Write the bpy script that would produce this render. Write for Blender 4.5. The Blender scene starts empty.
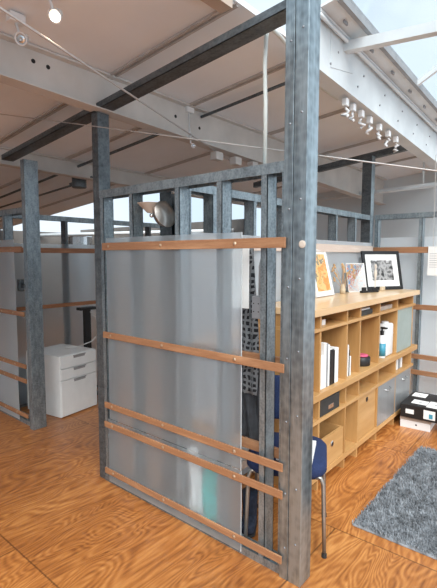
import bpy, bmesh, math, random
from mathutils import Vector, Matrix, Euler
R_ = math.radians
random.seed(7)
S = bpy.context.scene
C = S.collection

# ------------------------------------------------------------------ camera
cam_d = bpy.data.cameras.new('camera')
cam = bpy.data.objects.new('camera', cam_d)
C.objects.link(cam)
cam_d.sensor_fit = 'VERTICAL'
cam_d.sensor_height = 24.0
cam_d.lens = 440.0 / 588.0 * 24.0
cam_d.clip_start = 0.05
cam_d.clip_end = 200
cam.location = (0, 0, 1.55)
cam.rotation_euler = (R_(90 - 4.9), 0, R_(40.1))
S.camera = cam
# ------------------------------------------------------------------ world, exposure
W = bpy.data.worlds.new('overcast_sky')
S.world = W
W.use_nodes = True
wn = W.node_tree.nodes
wl = W.node_tree.links
bgn = wn['Background']
tc = wn.new('ShaderNodeTexCoord')
nz = wn.new('ShaderNodeTexNoise')
nz.inputs['Scale'].default_value = 1.6
nz.inputs['Detail'].default_value = 3
rp = wn.new('ShaderNodeValToRGB')
rp.color_ramp.elements[0].position = 0.35
rp.color_ramp.elements[0].color = (0.50, 0.64, 0.77, 1)
rp.color_ramp.elements[1].position = 0.7
rp.color_ramp.elements[1].color = (0.76, 0.84, 0.91, 1)
wl.new(tc.outputs['Generated'], nz.inputs['Vector'])
wl.new(nz.outputs['Fac'], rp.inputs['Fac'])
wl.new(rp.outputs['Color'], bgn.inputs['Color'])
bgn.inputs['Strength'].default_value = 1.15
sun_d = bpy.data.lights.new('overcast_sun', 'SUN')
sun_d.energy = 4.2
sun_d.angle = R_(50)
sun_d.color = (1.0, 0.97, 0.93)
sun = bpy.data.objects.new('overcast_sun', sun_d)
C.objects.link(sun)
sun.rotation_euler = (R_(30), R_(35), 0)
S.view_settings.view_transform = 'Standard'
S.view_settings.look = 'None'
S.view_settings.gamma = 1
S.view_settings.use_curve_mapping = False
S.view_settings.exposure = 0.30
try:
    S.cycles.use_denoising = True
except Exception:
    pass

# ------------------------------------------------------------------ materials
def new_mat(name):
    m = bpy.data.materials.new(name)
    m.use_nodes = True
    nt = m.node_tree
    return m, nt, nt.nodes, nt.links, nt.nodes['Principled BSDF']


def simple(name, col, rough=0.6, metal=0.0, var=0.12, scale=12.0, stretch=(1, 1, 1), bump=0.0, spec=0.5):
    m, nt, n, l, b = new_mat(name)
    t = n.new('ShaderNodeTexCoord')
    mp = n.new('ShaderNodeMapping')
    mp.inputs['Scale'].default_value = stretch
    z = n.new('ShaderNodeTexNoise')
    z.inputs['Scale'].default_value = scale
    z.inputs['Detail'].default_value = 5
    r = n.new('ShaderNodeValToRGB')
    r.color_ramp.elements[0].position = 0.3
    r.color_ramp.elements[1].position = 0.72
    r.color_ramp.elements[0].color = (*[max(0, c * (1 - var)) for c in col], 1)
    r.color_ramp.elements[1].color = (*[min(1, c * (1 + var)) for c in col], 1)
    l.new(t.outputs['Object'], mp.inputs['Vector'])
    l.new(mp.outputs['Vector'], z.inputs['Vector'])
    l.new(z.outputs['Fac'], r.inputs['Fac'])
    l.new(r.outputs['Color'], b.inputs['Base Color'])
    b.inputs['Roughness'].default_value = rough
    b.inputs['Metallic'].default_value = metal
    b.inputs['Specular IOR Level'].default_value = spec
    if bump:
        bp = n.new('ShaderNodeBump')
        bp.inputs['Strength'].default_value = bump
        bp.inputs['Distance'].default_value = 0.01
        l.new(z.outputs['Fac'], bp.inputs['Height'])
        l.new(bp.outputs['Normal'], b.inputs['Normal'])
    return m


def steel(name, lo, hi, scale=28, rough=0.42, metal=0.75, stretch=(1, 1, 0.35)):
    m, nt, n, l, b = new_mat(name)
    t = n.new('ShaderNodeTexCoord')
    mp = n.new('ShaderNodeMapping')
    mp.inputs['Scale'].default_value = stretch
    z = n.new('ShaderNodeTexNoise')
    z.inputs['Scale'].default_value = scale
    z.inputs['Detail'].default_value = 8
    z.inputs['Roughness'].default_value = 0.75
    v = n.new('ShaderNodeTexVoronoi')
    v.inputs['Scale'].default_value = scale * 3
    z2 = n.new('ShaderNodeTexNoise')
    z2.inputs['Scale'].default_value = 3.0
    z2.inputs['Detail'].default_value = 3
    a = n.new('ShaderNodeMath'); a.operation = 'MULTIPLY_ADD'
    a.inputs[1].default_value = 0.22
    a2 = n.new('ShaderNodeMath'); a2.operation = 'MULTIPLY_ADD'
    a2.inputs[1].default_value = 0.5
    r = n.new('ShaderNodeValToRGB')
    r.color_ramp.elements[0].position = 0.5
    r.color_ramp.elements[1].position = 1.05
    r.color_ramp.elements[0].color = (*lo, 1)
    r.color_ramp.elements[1].color = (*hi, 1)
    l.new(t.outputs['Object'], mp.inputs['Vector'])
    l.new(mp.outputs['Vector'], z.inputs['Vector'])
    l.new(t.outputs['Object'], v.inputs['Vector'])
    l.new(mp.outputs['Vector'], z2.inputs['Vector'])
    l.new(v.outputs['Distance'], a.inputs[0])
    l.new(z.outputs['Fac'], a.inputs[2])
    l.new(z2.outputs['Fac'], a2.inputs[0])
    l.new(a.outputs[0], a2.inputs[2])
    l.new(a2.outputs[0], r.inputs['Fac'])
    l.new(r.outputs['Color'], b.inputs['Base Color'])
    b.inputs['Metallic'].default_value = metal
    rr = n.new('ShaderNodeMapRange')
    rr.inputs[3].default_value = rough - 0.1
    rr.inputs[4].default_value = rough + 0.15
    l.new(z.outputs['Fac'], rr.inputs[0])
    l.new(rr.outputs[0], b.inputs['Roughness'])
    return m


def wood(name, c1, c2, axis='X', scale=10.0, rough=0.45, ring=14.0, coat=0.0):
    m, nt, n, l, b = new_mat(name)
    t = n.new('ShaderNodeTexCoord')
    mp = n.new('ShaderNodeMapping')
    st = {'X': (0.08, 1, 1), 'Y': (1, 0.08, 1), 'Z': (1, 1, 0.08)}[axis]
    mp.inputs['Scale'].default_value = st
    z = n.new('ShaderNodeTexNoise')
    z.inputs['Scale'].default_value = scale
    z.inputs['Detail'].default_value = 3
    k = n.new('ShaderNodeMath'); k.operation = 'MULTIPLY'; k.inputs[1].default_value = ring
    sn = n.new('ShaderNodeMath'); sn.operation = 'SINE'
    mr = n.new('ShaderNodeMapRange')
    mr.inputs[1].default_value = -1
    z2 = n.new('ShaderNodeTexNoise')
    z2.inputs['Scale'].default_value = scale * 12
    z2.inputs['Detail'].default_value = 3
    ad = n.new('ShaderNodeMath'); ad.operation = 'MULTIPLY_ADD'; ad.inputs[1].default_value = 0.5
    h = n.new('ShaderNodeMath'); h.operation = 'MULTIPLY'; h.inputs[1].default_value = 0.5
    r = n.new('ShaderNodeValToRGB')
    r.color_ramp.elements[0].position = 0.15
    r.color_ramp.elements[1].position = 0.85
    r.color_ramp.elements[0].color = (*c1, 1)
    r.color_ramp.elements[1].color = (*c2, 1)
    l.new(t.outputs['Object'], mp.inputs['Vector'])
    l.new(mp.outputs['Vector'], z.inputs['Vector'])
    l.new(mp.outputs['Vector'], z2.inputs['Vector'])
    l.new(z.outputs['Fac'], k.inputs[0])
    l.new(k.outputs[0], sn.inputs[0])
    l.new(sn.outputs[0], mr.inputs[0])
    l.new(mr.outputs[0], h.inputs[0])
    l.new(z2.outputs['Fac'], ad.inputs[0])
    l.new(h.outputs[0], ad.inputs[2])
    l.new(ad.outputs[0], r.inputs['Fac'])
    l.new(r.outputs['Color'], b.inputs['Base Color'])
    b.inputs['Roughness'].default_value = rough
    b.inputs['Coat Weight'].default_value = coat
    return m


def frosted(name, tint=(0.9, 0.93, 0.95), haze=0.13, rough=0.38, ior=1.18):
    m = bpy.data.materials.new(name)
    m.use_nodes = True
    nt = m.node_tree
    n, l = nt.nodes, nt.links
    n.remove(n['Principled BSDF'])
    out = n['Material Output']
    g = n.new('ShaderNodeBsdfGlass')
    g.inputs['Roughness'].default_value = rough
    g.inputs['IOR'].default_value = ior
    g.inputs['Color'].default_value = (*tint, 1)
    tr = n.new('ShaderNodeBsdfTranslucent')
    tr.inputs['Color'].default_value = (*tint, 1)
    df = n.new('ShaderNodeBsdfDiffuse')
    df.inputs['Color'].default_value = (*tint, 1)
    m1 = n.new('ShaderNodeMixShader')
    m1.inputs[0].default_value = 0.6
    l.new(tr.outputs[0], m1.inputs[1])
    l.new(df.outputs[0], m1.inputs[2])
    m2 = n.new('ShaderNodeMixShader')
    m2.inputs[0].default_value = haze
    l.new(g.outputs[0], m2.inputs[1])
    l.new(m1.outputs[0], m2.inputs[2])
    l.new(m2.outputs[0], out.inputs['Surface'])
    return m


def floor_mat():
    m, nt, n, l, b = new_mat('varnished_plywood_floor')
    t = n.new('ShaderNodeTexCoord')
    sep = n.new('ShaderNodeSeparateXYZ')
    l.new(t.outputs['Object'], sep.inputs[0])

    def M(op, a, bb=None, c=None):
        q = n.new('ShaderNodeMath'); q.operation = op
        for i, v in enumerate((a, bb, c)):
            if v is None: continue
            if isinstance(v, (int, float)): q.inputs[i].default_value = v
            else: l.new(v, q.inputs[i])
        return q.outputs[0]
    X, Y = sep.outputs[0], sep.outputs[1]
    # sheets 1.24 m wide in Y, 2.44 long in X, staggered
    row = M('FLOOR', M('DIVIDE', M('SUBTRACT', Y, 1.0), 1.26))
    xo = M('DIVIDE', M('ADD', M('ADD', X, 1.03), M('MULTIPLY', M('MODULO', row, 2.0), 1.22)), 2.44)
    col = M('FLOOR', xo)
    fx = M('FRACT', xo)
    fy = M('FRACT', M('DIVIDE', M('SUBTRACT', Y, 1.0), 1.26))
    idn = M('ADD', M('MULTIPLY', row, 7.3), M('MULTIPLY', col, 3.1))
    cmb = n.new('ShaderNodeCombineXYZ')
    l.new(M('MULTIPLY', X, 1.0), cmb.inputs[0])
    l.new(M('MULTIPLY', Y, 0.27), cmb.inputs[1])
    l.new(idn, cmb.inputs[2])
    z = n.new('ShaderNodeTexNoise')
    z.inputs['Scale'].default_value = 3.1
    z.inputs['Detail'].default_value = 2.2
    z.inputs['Roughness'].default_value = 0.5
    z.inputs['Distortion'].default_value = 0.6
    l.new(cmb.outputs[0], z.inputs['Vector'])
    rings = M('SINE', M('MULTIPLY', z.outputs['Fac'], 190.0))
    z2 = n.new('ShaderNodeTexNoise')
    cm2 = n.new('ShaderNodeCombineXYZ')
    l.new(M('MULTIPLY', X, 60.0), cm2.inputs[0])
    l.new(M('MULTIPLY', Y, 6.0), cm2.inputs[1])
    l.new(idn, cm2.inputs[2])
    l.new(cm2.outputs[0], z2.inputs['Vector'])
    z2.inputs['Scale'].default_value = 1.0
    z2.inputs['Detail'].default_value = 4
    z3 = n.new('ShaderNodeTexNoise')
    z3.inputs['Scale'].default_value = 1.7
    z3.inputs['Detail'].default_value = 5
    l.new(t.outputs['Object'], z3.inputs['Vector'])
    amp = M('MULTIPLY', rings, M('MULTIPLY', z3.outputs['Fac'], 0.27))
    f = M('ADD', M('ADD', M('MULTIPLY', amp, 1.0), 0.5), M('MULTIPLY', M('SUBTRACT', z2.outputs['Fac'], 0.5), 1.0))
    f = M('ADD', f, M('MULTIPLY', M('SUBTRACT', z3.outputs['Fac'], 0.5), 0.9))
    r = n.new('ShaderNodeValToRGB')
    e = r.color_ramp.elements
    e[0].position = 0.05; e[0].color = FLOOR_C[0]
    e[1].position = 0.95; e[1].color = FLOOR_C[2]
    k = e.new(0.5); k.color = FLOOR_C[1]
    l.new(f, r.inputs['Fac'])
    # per-sheet tone
    wn_ = n.new('ShaderNodeTexWhiteNoise'); wn_.noise_dimensions = '1D'
    l.new(idn, wn_.inputs['W'])
    tone = M('ADD', 0.86, M('MULTIPLY', wn_.outputs['Value'], 0.26))
    # seams
    s1 = M('MINIMUM', M('MULTIPLY', fy, 1.26), M('MULTIPLY', M('SUBTRACT', 1.0, fy), 1.26))
    s2 = M('MINIMUM', M('MULTIPLY', fx, 2.44), M('MULTIPLY', M('SUBTRACT', 1.0, fx), 2.44))
    s = M('MINIMUM', s1, s2)
    ssm = n.new('ShaderNodeMapRange')
    ssm.inputs[1].default_value = 0.002; ssm.inputs[2].default_value = 0.006
    ssm.inputs[3].default_value = 0.45; ssm.inputs[4].default_value = 1.0
    l.new(s, ssm.inputs[0])
    mul = n.new('ShaderNodeMix'); mul.data_type = 'RGBA'; mul.blend_type = 'MULTIPLY'
    mul.inputs[0].default_value = 1.0
    l.new(r.outputs['Color'], mul.inputs[6])
    cc = n.new('ShaderNodeCombineColor')
    tt = M('MULTIPLY', tone, ssm.outputs[0])
    for i in range(3): l.new(tt, cc.inputs[i])
    l.new(cc.outputs[0], mul.inputs[7])
    l.new(mul.outputs[2], b.inputs['Base Color'])
    rr = n.new('ShaderNodeMapRange')
    rr.inputs[3].default_value = 0.28; rr.inputs[4].default_value = 0.5
    l.new(z3.outputs['Fac'], rr.inputs[0])
    l.new(rr.outputs[0], b.inputs['Roughness'])
    b.inputs['Coat Weight'].default_value = 0.25
    b.inputs['Coat Roughness'].default_value = 0.25
    return m


FLOOR_C = [(0.16, 0.046, 0.011, 1), (0.39, 0.143, 0.034, 1), (0.60, 0.27, 0.08, 1)]
M_ = {}
M_['floor'] = floor_mat()
M_['steel'] = steel('galvanised_steel', (0.06, 0.078, 0.088), (0.36, 0.425, 0.46))
M_['steel_post'] = steel('galvanised_post_steel', (0.055, 0.070, 0.080), (0.42, 0.50, 0.54), scale=9, metal=.85, rough=0.36, stretch=(2.2, 2.2, 0.16))
M_['steel_dark'] = steel('dark_steel', (0.035, 0.04, 0.044), (0.18, 0.205, 0.22), scale=20, rough=0.5, stretch=(.35, 1, 1))  # darker tone of the galvanised steel
M_['poly'] = frosted('frosted_polycarbonate')
M_['poly_milky'] = frosted('milky_polycarbonate', haze=.42, rough=.4)
M_['poly_front'] = frosted('frosted_polycarbonate_left', haze=.25, rough=.36, ior=1.18)
M_['poly_edge'] = simple('sheet_edge', (0.5, 0.54, 0.56), 0.3, var=.04)
M_['batten'] = wood('batten_wood', (0.28, 0.130, 0.062), (0.52, 0.29, 0.155), 'X', 30, 0.45, 9)
M_['batten_y'] = wood('batten_wood_y', (0.30, 0.12, 0.05), (0.56, 0.27, 0.12), 'Y', 30, 0.45, 9)
M_['batten_pale'] = wood('pale_batten', (0.62, 0.50, 0.42), (0.78, 0.68, 0.6), 'Y', 30, 0.5, 9)
M_['brass'] = simple('screw_brass', (0.55, 0.42, 0.30), 0.3, 0.8)
M_['screw'] = simple('screw_zinc', (0.28, 0.30, 0.32), 0.5, 0.6)
M_['white_metal'] = simple('white_painted_steel', (0.66, 0.70, 0.71), 0.5, 0, .08, 5)
M_['beige_metal'] = simple('grey_beige_painted_steel', (0.60, 0.58, 0.55), 0.6, 0, .1, 4)
M_['ceiling'] = simple('ceiling_lining', (0.82, 0.84, 0.86), 0.9, 0, .05, 1.6, (1, 1, 1), .5)
M_['rib'] = simple('ceiling_rib', (0.50, 0.46, 0.43), 0.8)
M_['fascia'] = simple('beige_fascia', (0.52, 0.42, 0.34), 0.8, 0, .1, 6)
M_['wall'] = simple('pale_grey_wall', (0.70, 0.77, 0.80), 0.85, 0, .06, 1.2)
M_['wall_dark'] = simple('dark_wall', (0.15, 0.14, 0.13), 0.9, 0, .3, 2.5)
M_['black'] = simple('black_plastic', (0.012, 0.012, 0.013), 0.45)
M_['rubber'] = simple('black_rubber', (0.02, 0.02, 0.02), 0.8)
M_['white'] = simple('white_paint', (0.78, 0.79, 0.79), 0.45, 0, .03)
M_['cabinet'] = simple('white_powder_coat', (0.74, 0.76, 0.76), 0.4, 0, .03)
M_['paper'] = simple('white_paper', (0.82, 0.82, 0.80), 0.8, 0, .03)
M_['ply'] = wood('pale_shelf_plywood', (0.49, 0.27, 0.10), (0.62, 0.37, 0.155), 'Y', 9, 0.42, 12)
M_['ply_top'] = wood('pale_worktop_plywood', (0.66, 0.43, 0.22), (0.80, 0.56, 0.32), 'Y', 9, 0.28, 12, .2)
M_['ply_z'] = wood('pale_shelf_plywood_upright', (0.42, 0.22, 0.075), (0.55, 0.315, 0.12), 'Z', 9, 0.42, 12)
M_['alu'] = simple('brushed_silver_door', (0.42, 0.44, 0.45), 0.38, 0.6, .05, 30, (1, 1, .05))
M_['chrome'] = simple('chrome', (0.7, 0.72, 0.73), 0.2, 0.95, .03)
M_['glassdoor'] = simple('grey_green_glass', (0.30, 0.36, 0.33), 0.25, 0, .05)
M_['blue'] = simple('blue_chair_fabric', (0.010, 0.024, 0.085), 0.85, 0, .25, 150)
M_['tube'] = simple('grey_metal_tube', (0.36, 0.34, 0.31), 0.35, 0.8, .08)
M_['rug'] = simple('grey_shag', (0.235, 0.255, 0.275), 0.95, 0, .6, 22)
M_['teal'] = simple('teal_fabric', (0.03, 0.50, 0.46), 0.8)
M_['tealp'] = simple('blue_bottle', (0.06, 0.30, 0.42), 0.4)
M_['coat'] = simple('charcoal_cloth', (0.055, 0.058, 0.065), 0.95, 0, .35, 20)
M_['boot'] = simple('dark_navy_denim', (0.02, 0.028, 0.05), 0.9, 0, .3, 60)
M_['pink'] = simple('pink_lid', (0.65, 0.10, 0.20), 0.4)
M_['straw'] = simple('dried_flowers', (0.55, 0.36, 0.20), 0.9, 0, .3, 30)
M_['ochre'] = simple('stone_block', (0.58, 0.48, 0.34), 0.8)
M_['conduit'] = simple('white_conduit', (0.66, 0.70, 0.66), 0.45, 0, .05)
M_['wire'] = simple('pale_wire', (0.50, 0.48, 0.46), 0.4, 0.3, .05)
M_['satin'] = simple('brushed_nickel', (0.50, 0.46, 0.42), 0.33, 0.9, .06, 40)
M_['shade'] = simple('cream_shade', (0.62, 0.54, 0.46), 0.7)
M_['grey'] = simple('mid_grey_plastic', (0.30, 0.31, 0.32), 0.6)
M_['card'] = simple('kraft_card', (0.42, 0.36, 0.31), 0.8)
M_['darkbin'] = simple('dark_grey_box', (0.035, 0.037, 0.036), 0.55)

def emis(name, col, st):
    m, nt, n, l, b = new_mat(name)
    b.inputs['Base Color'].default_value = (*col, 1)
    b.inputs['Emission Color'].default_value = (*col, 1)
    b.inputs['Emission Strength'].default_value = st
    return m
M_['bulb'] = emis('lit_bulb', (1.0, 0.85, 0.6), 12)

def roof_glass():
    m = bpy.data.materials.new('roof_glass'); m.use_nodes = True
    n, l = m.node_tree.nodes, m.node_tree.links
    n.remove(n['Principled BSDF'])
    t = n.new('ShaderNodeBsdfTransparent'); t.inputs[0].default_value = (0.93, 0.95, 0.96, 1)
    g = n.new('ShaderNodeBsdfGlossy'); g.inputs['Roughness'].default_value = 0.1
    mx = n.new('ShaderNodeMixShader'); mx.inputs[0].default_value = 0.05
    l.new(t.outputs[0], mx.inputs[1]); l.new(g.outputs[0], mx.inputs[2])
    l.new(mx.outputs[0], n['Material Output'].inputs['Surface'])
    return m
M_['roofglass'] = roof_glass()

def ramp_art(name, cols, scale, kind='noise', inter='CONSTANT', rough=0.35, dist=1.0):
    m, nt, n, l, b = new_mat(name)
    t = n.new('ShaderNodeTexCoord')
    z = n.new('ShaderNodeTexNoise')
    z.inputs['Scale'].default_value = scale
    z.inputs['Distortion'].default_value = dist
    r = n.new('ShaderNodeValToRGB')
    r.color_ramp.interpolation = inter
    e = r.color_ramp.elements
    e[0].position = 0.0; e[0].color = (*cols[0], 1)
    e[1].position = 0.68; e[1].color = (*cols[-1], 1)
    for i, c in enumerate(cols[1:-1]):
        k = e.new(0.34 + 0.32 * i / max(1, len(cols) - 2)); k.color = (*c, 1)
    l.new(t.outputs['Object'], z.inputs['Vector'])
    l.new(z.outputs['Fac'], r.inputs['Fac'])
    l.new(r.outputs['Color'], b.inputs['Base Color'])
    b.inputs['Roughness'].default_value = rough
    return m
M_['art_ochre'] = ramp_art('ochre_abstract_print', [(.72, .45, .16), (.75, .30, .08), (.78, .50, .20), (.25, .22, .16), (.80, .62, .35)], 11)
M_['art_card'] = ramp_art('colourful_card', [(.1, .35, .70), (.2, .45, .75), (.85, .82, .8), (.72, .08, .06), (.85, .45, .3), (.85, .82, .8), (.7, .1, .1)], 20)
M_['art_bw'] = ramp_art('black_and_white_photograph', [(.01, .01, .01), (.03, .03, .03), (.40, .40, .40), (.05, .05, .05), (.6, .6, .6)], 11, inter='LINEAR', dist=.2)

def check_mat():
    m, nt, n, l, b = new_mat('black_white_check_cloth')
    t = n.new('ShaderNodeTexCoord')
    sep = n.new('ShaderNodeSeparateXYZ'); dn = n.new('ShaderNodeTexNoise'); dn.inputs['Scale'].default_value = 9
    va = n.new('ShaderNodeVectorMath'); va.operation = 'MULTIPLY_ADD'; va.inputs[1].default_value = (.07, .07, .07)
    l.new(t.outputs['Object'], dn.inputs['Vector']); l.new(dn.outputs['Color'], va.inputs[0]); l.new(t.outputs['Object'], va.inputs[2]); l.new(va.outputs[0], sep.inputs[0])
    def band(o, f, th):
        a = n.new('ShaderNodeMath'); a.operation = 'MULTIPLY'; a.inputs[1].default_value = f; l.new(o, a.inputs[0])
        s = n.new('ShaderNodeMath'); s.operation = 'SINE'; l.new(a.outputs[0], s.inputs[0])
        g = n.new('ShaderNodeMath'); g.operation = 'GREATER_THAN'; g.inputs[1].default_value = th; l.new(s.outputs[0], g.inputs[0])
        return g.outputs[0]
    mx = n.new('ShaderNodeMath'); mx.operation = 'ADD'
    l.new(band(sep.outputs[0], 260, .3), mx.inputs[0]); l.new(band(sep.outputs[2], 190, .3), mx.inputs[1])
    r = n.new('ShaderNodeValToRGB'); r.color_ramp.interpolation = 'CONSTANT'
    r.color_ramp.elements[0].color = (.015, .015, .018, 1)
    r.color_ramp.elements[1].position = .9; r.color_ramp.elements[1].color = (.20, .21, .22, 1)
    dv = n.new('ShaderNodeMath'); dv.operation = 'MULTIPLY'; dv.inputs[1].default_value = .5; l.new(mx.outputs[0], dv.inputs[0])
    r.color_ramp.elements[1].position = .4
    l.new(dv.outputs[0], r.inputs[0]); l.new(r.outputs[0], b.inputs['Base Color'])
    b.inputs['Roughness'].default_value = .95
    return m
M_['check'] = check_mat()

# ------------------------------------------------------------------ mesh helpers
class MB:
    def __init__(s): s.bm = bmesh.new()
    def hexa(s, P):
        v = [s.bm.verts.new(p) for p in P]
        for f in ((3, 2, 1, 0), (4, 5, 6, 7), (0, 1, 5, 4), (1, 2, 6, 5), (2, 3, 7, 6), (3, 0, 4, 7)):
            s.bm.faces.new([v[i] for i in f])
        return s
    def box(s, x0, x1, y0, y1, z0, z1, bev=0.0):
        if bev:
            t = bmesh.new()
            bmesh.ops.create_cube(t, size=1)
            for v in t.verts:
                v.co = Vector(((x0 + x1) / 2 + v.co.x * (x1 - x0), (y0 + y1) / 2 + v.co.y * (y1 - y0), (z0 + z1) / 2 + v.co.z * (z1 - z0)))
            bmesh.ops.bevel(t, geom=t.edges[:], offset=bev, segments=2, affect='EDGES', profile=.5)
            me = bpy.data.meshes.new('t'); t.to_mesh(me); t.free()
            s.bm.from_mesh(me); bpy.data.meshes.remove(me)
            return s
        return s.hexa([(x0, y0, z0), (x1, y0, z0), (x1, y1, z0), (x0, y1, z0), (x0, y0, z1), (x1, y0, z1), (x1, y1, z1), (x0, y1, z1)])
    def sbox(s, x0, x1, y0, y1, zf0, zf1):          # box whose z is a function of x, y
        P = [(x, y, zf0(x, y)) for x, y in ((x0, y0), (x1, y0), (x1, y1), (x0, y1))] + [(x, y, zf1(x, y)) for x, y in ((x0, y0), (x1, y0), (x1, y1), (x0, y1))]
        return s.hexa(P)
    def tube(s, pts, r, seg=8, caps=True):
        pts = [Vector(p) for p in pts]
        rings = []
        up = None
        for i, p in enumerate(pts):
            d = (pts[min(i + 1, len(pts) - 1)] - pts[max(i - 1, 0)]).normalized()
            if up is None:
                up = Vector((0, 0, 1)) if abs(d.z) < .9 else Vector((1, 0, 0))
            a = d.cross(up).normalized(); b = a.cross(d).normalized(); up = b
            rr = r[i] if isinstance(r, (list, tuple)) else r
            rings.append([s.bm.verts.new(p + a * rr * math.cos(2 * math.pi * k / seg) + b * rr * math.sin(2 * math.pi * k / seg)) for k in range(seg)])
        for A, B in zip(rings, rings[1:]):
            for k in range(seg):
                s.bm.faces.new((A[k], A[(k + 1) % seg], B[(k + 1) % seg], B[k]))
        if caps:
            s.bm.faces.new(rings[0][::-1]); s.bm.faces.new(rings[-1])
        return s
    def lathe(s, prof, mat=None, seg=20, closed_ends=True):   # prof: (radius, height) along local z, mat transforms
        mat = mat or Matrix()
        rings = []
        for r, z in prof:
            rings.append([s.bm.verts.new(mat @ Vector((max(r, .0004) * math.cos(2 * math.pi * k / seg), max(r, .0004) * math.sin(2 * math.pi * k / seg), z))) for k in range(seg)])
        for A, B in zip(rings, rings[1:]):
            for k in range(seg):
                s.bm.faces.new((A[k], A[(k + 1) % seg], B[(k + 1) % seg], B[k]))
        if closed_ends:
            s.bm.faces.new(rings[0][::-1]); s.bm.faces.new(rings[-1])
        return s
    def xform(s, M):
        for v in s.bm.verts: v.co = M @ v.co
        return s
    def build(s, name, m, parent=None, smooth=False, local=False):
        bmesh.ops.recalc_face_normals(s.bm, faces=s.bm.faces[:])
        if parent is None and not local:
            xs = [v.co.x for v in s.bm.verts]; ys = [v.co.y for v in s.bm.verts]; zs = [v.co.z for v in s.bm.verts]
            o_ = Vector(((min(xs) + max(xs)) / 2, (min(ys) + max(ys)) / 2, min(zs)))
        elif parent is not None and not local:
            r = parent
            while r.parent: r = r.parent
            o_ = Vector(r.location)
        else:
            o_ = Vector((0, 0, 0))
        for v in s.bm.verts: v.co -= o_
        me = bpy.data.meshes.new(name)
        s.bm.to_mesh(me); s.bm.free()
        if smooth:
            for p in me.polygons: p.use_smooth = True
        me.materials.append(m)
        o = bpy.data.objects.new(name, me)
        C.objects.link(o)
        if parent is not None: o.parent = parent
        elif not local: o.location = o_
        return o


def tag(o, label=None, cat=None, group=None, kind=None):
    if label: o['label'] = label
    if cat: o['category'] = cat
    if group: o['group'] = group
    if kind: o['kind'] = kind
    return o


def thing(name, label, cat, loc=(0, 0, 0), rz=0.0, group=None):
    o = bpy.data.objects.new(name, None)
    C.objects.link(o)
    o.location = loc
    o.rotation_euler = (0, 0, rz)
    o.empty_display_size = .1
    return tag(o, label, cat, group)


def struct(o):
    o['kind'] = 'structure'
    return o


def box(*a, **k): return MB().box(*a, **k)


def cyl_to(p0, p1, r, seg=14): return MB().tube([p0, p1], r, seg)


def cstud(mb, x, y0, y1, z0, z1, web=1, f=.036, t=.0035):
    """steel C stud, flanges at y0 and y1, web on the +x (1) or -x (-1) side; x is the left edge"""
    if web == 1: mb.box(x + f - t, x + f, y0, y1, z0, z1)
    else: mb.box(x, x + t, y0, y1, z0, z1)
    mb.box(x, x + f, y0, y0 + t, z0, z1)
    mb.box(x, x + f, y1 - t, y1, z0, z1)
    return mb


def cstud_y(mb, y, x0, x1, z0, z1, web=-1, f=.036, t=.0035):
    """C stud for walls running along y"""
    if web == 1: mb.box(x0, x1, y + f - t, y + f, z0, z1)
    else: mb.box(x0, x1, y, y + t, z0, z1)
    mb.box(x0, x0 + t, y, y + f, z0, z1)
    mb.box(x1 - t, x1, y, y + f, z0, z1)
    return mb


def track_x(mb, x0, x1, y0, y1, z, down=True, h=.05, t=.0035):
    z0, z1 = (z - h, z) if down else (z, z + h)
    zw = (z - t, z) if down else (z, z + t)
    mb.box(x0, x1, y0, y1, *zw)
    mb.box(x0, x1, y0 - t, y0, z0, z1); mb.box(x0, x1, y1, y1 + t, z0, z1)
    return mb


def track_y(mb, y0, y1, x0, x1, z, down=True, h=.05, t=.0035):
    z0, z1 = (z - h, z) if down else (z, z + h)
    zw = (z - t, z) if down else (z, z + t)
    mb.box(x0, x1, y0, y1, *zw)
    mb.box(x0 - t, x0, y0, y1, z0, z1); mb.box(x1, x1 + t, y0, y1, z0, z1)
    return mb

# =================================================================== SETTING
struct(box(-10, 3, -2.5, 9, -.12, 0).build('floor', M_['floor'], local=True))
cz = lambda x, y: 2.73 + .09 * (x + 2.5)
mb = MB()
mb.sbox(-4.7, -1.43, -1.2, 7.1, cz, lambda x, y: cz(x, y) + .03)
mb.sbox(-10, -4.7, -1.2, 4.17, cz, lambda x, y: cz(x, y) + .03)
ceiling = struct(mb.build('ceiling', M_['ceiling'], local=True))
# ribs of the lining
for k, y in enumerate((.55, 1.83, 2.57, 3.65, 4.75, 5.9)):
    x0 = -9.5 if y < 4.1 else -4.7
    mb = MB()
    mb.sbox(x0, -1.44, y - .014, y + .002, lambda x, y: cz(x, y) - .014, lambda x, y: cz(x, y) + .002)
    mb.sbox(x0, -1.44, y + .022, y + .036, lambda x, y: cz(x, y) - .014, lambda x, y: cz(x, y) + .002)
    o = mb.build('ceiling_rib', M_['rib'], ceiling, local=True)
o = MB().sbox(-1.50, -1.425, -1.2, 1.80, lambda x, y: cz(-1.5, y) - .045, lambda x, y: cz(-1.5, y) + .035).build('trim_1', M_['fascia'], local=True)
struct(o)
struct(box(-4.7, 3, 7.0, 7.12, 0, 3.1).build('wall_back', M_['wall'], local=True))
struct(box(-10, -4.7, 6.4, 6.5, 0, 2.22).build('wall_far', M_['wall_dark'], local=True))
struct(box(-10, -1.2, -2.6, -2.5, 0, 2.9).build('wall_light_block', M_['wall'], local=True))  # unseen wall added behind the camera to cut light on the left
struct(box(-9.6, -9.5, -1.2, 6.4, 0, 2.1).build('wall_left', M_['wall_dark'], local=True))

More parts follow.
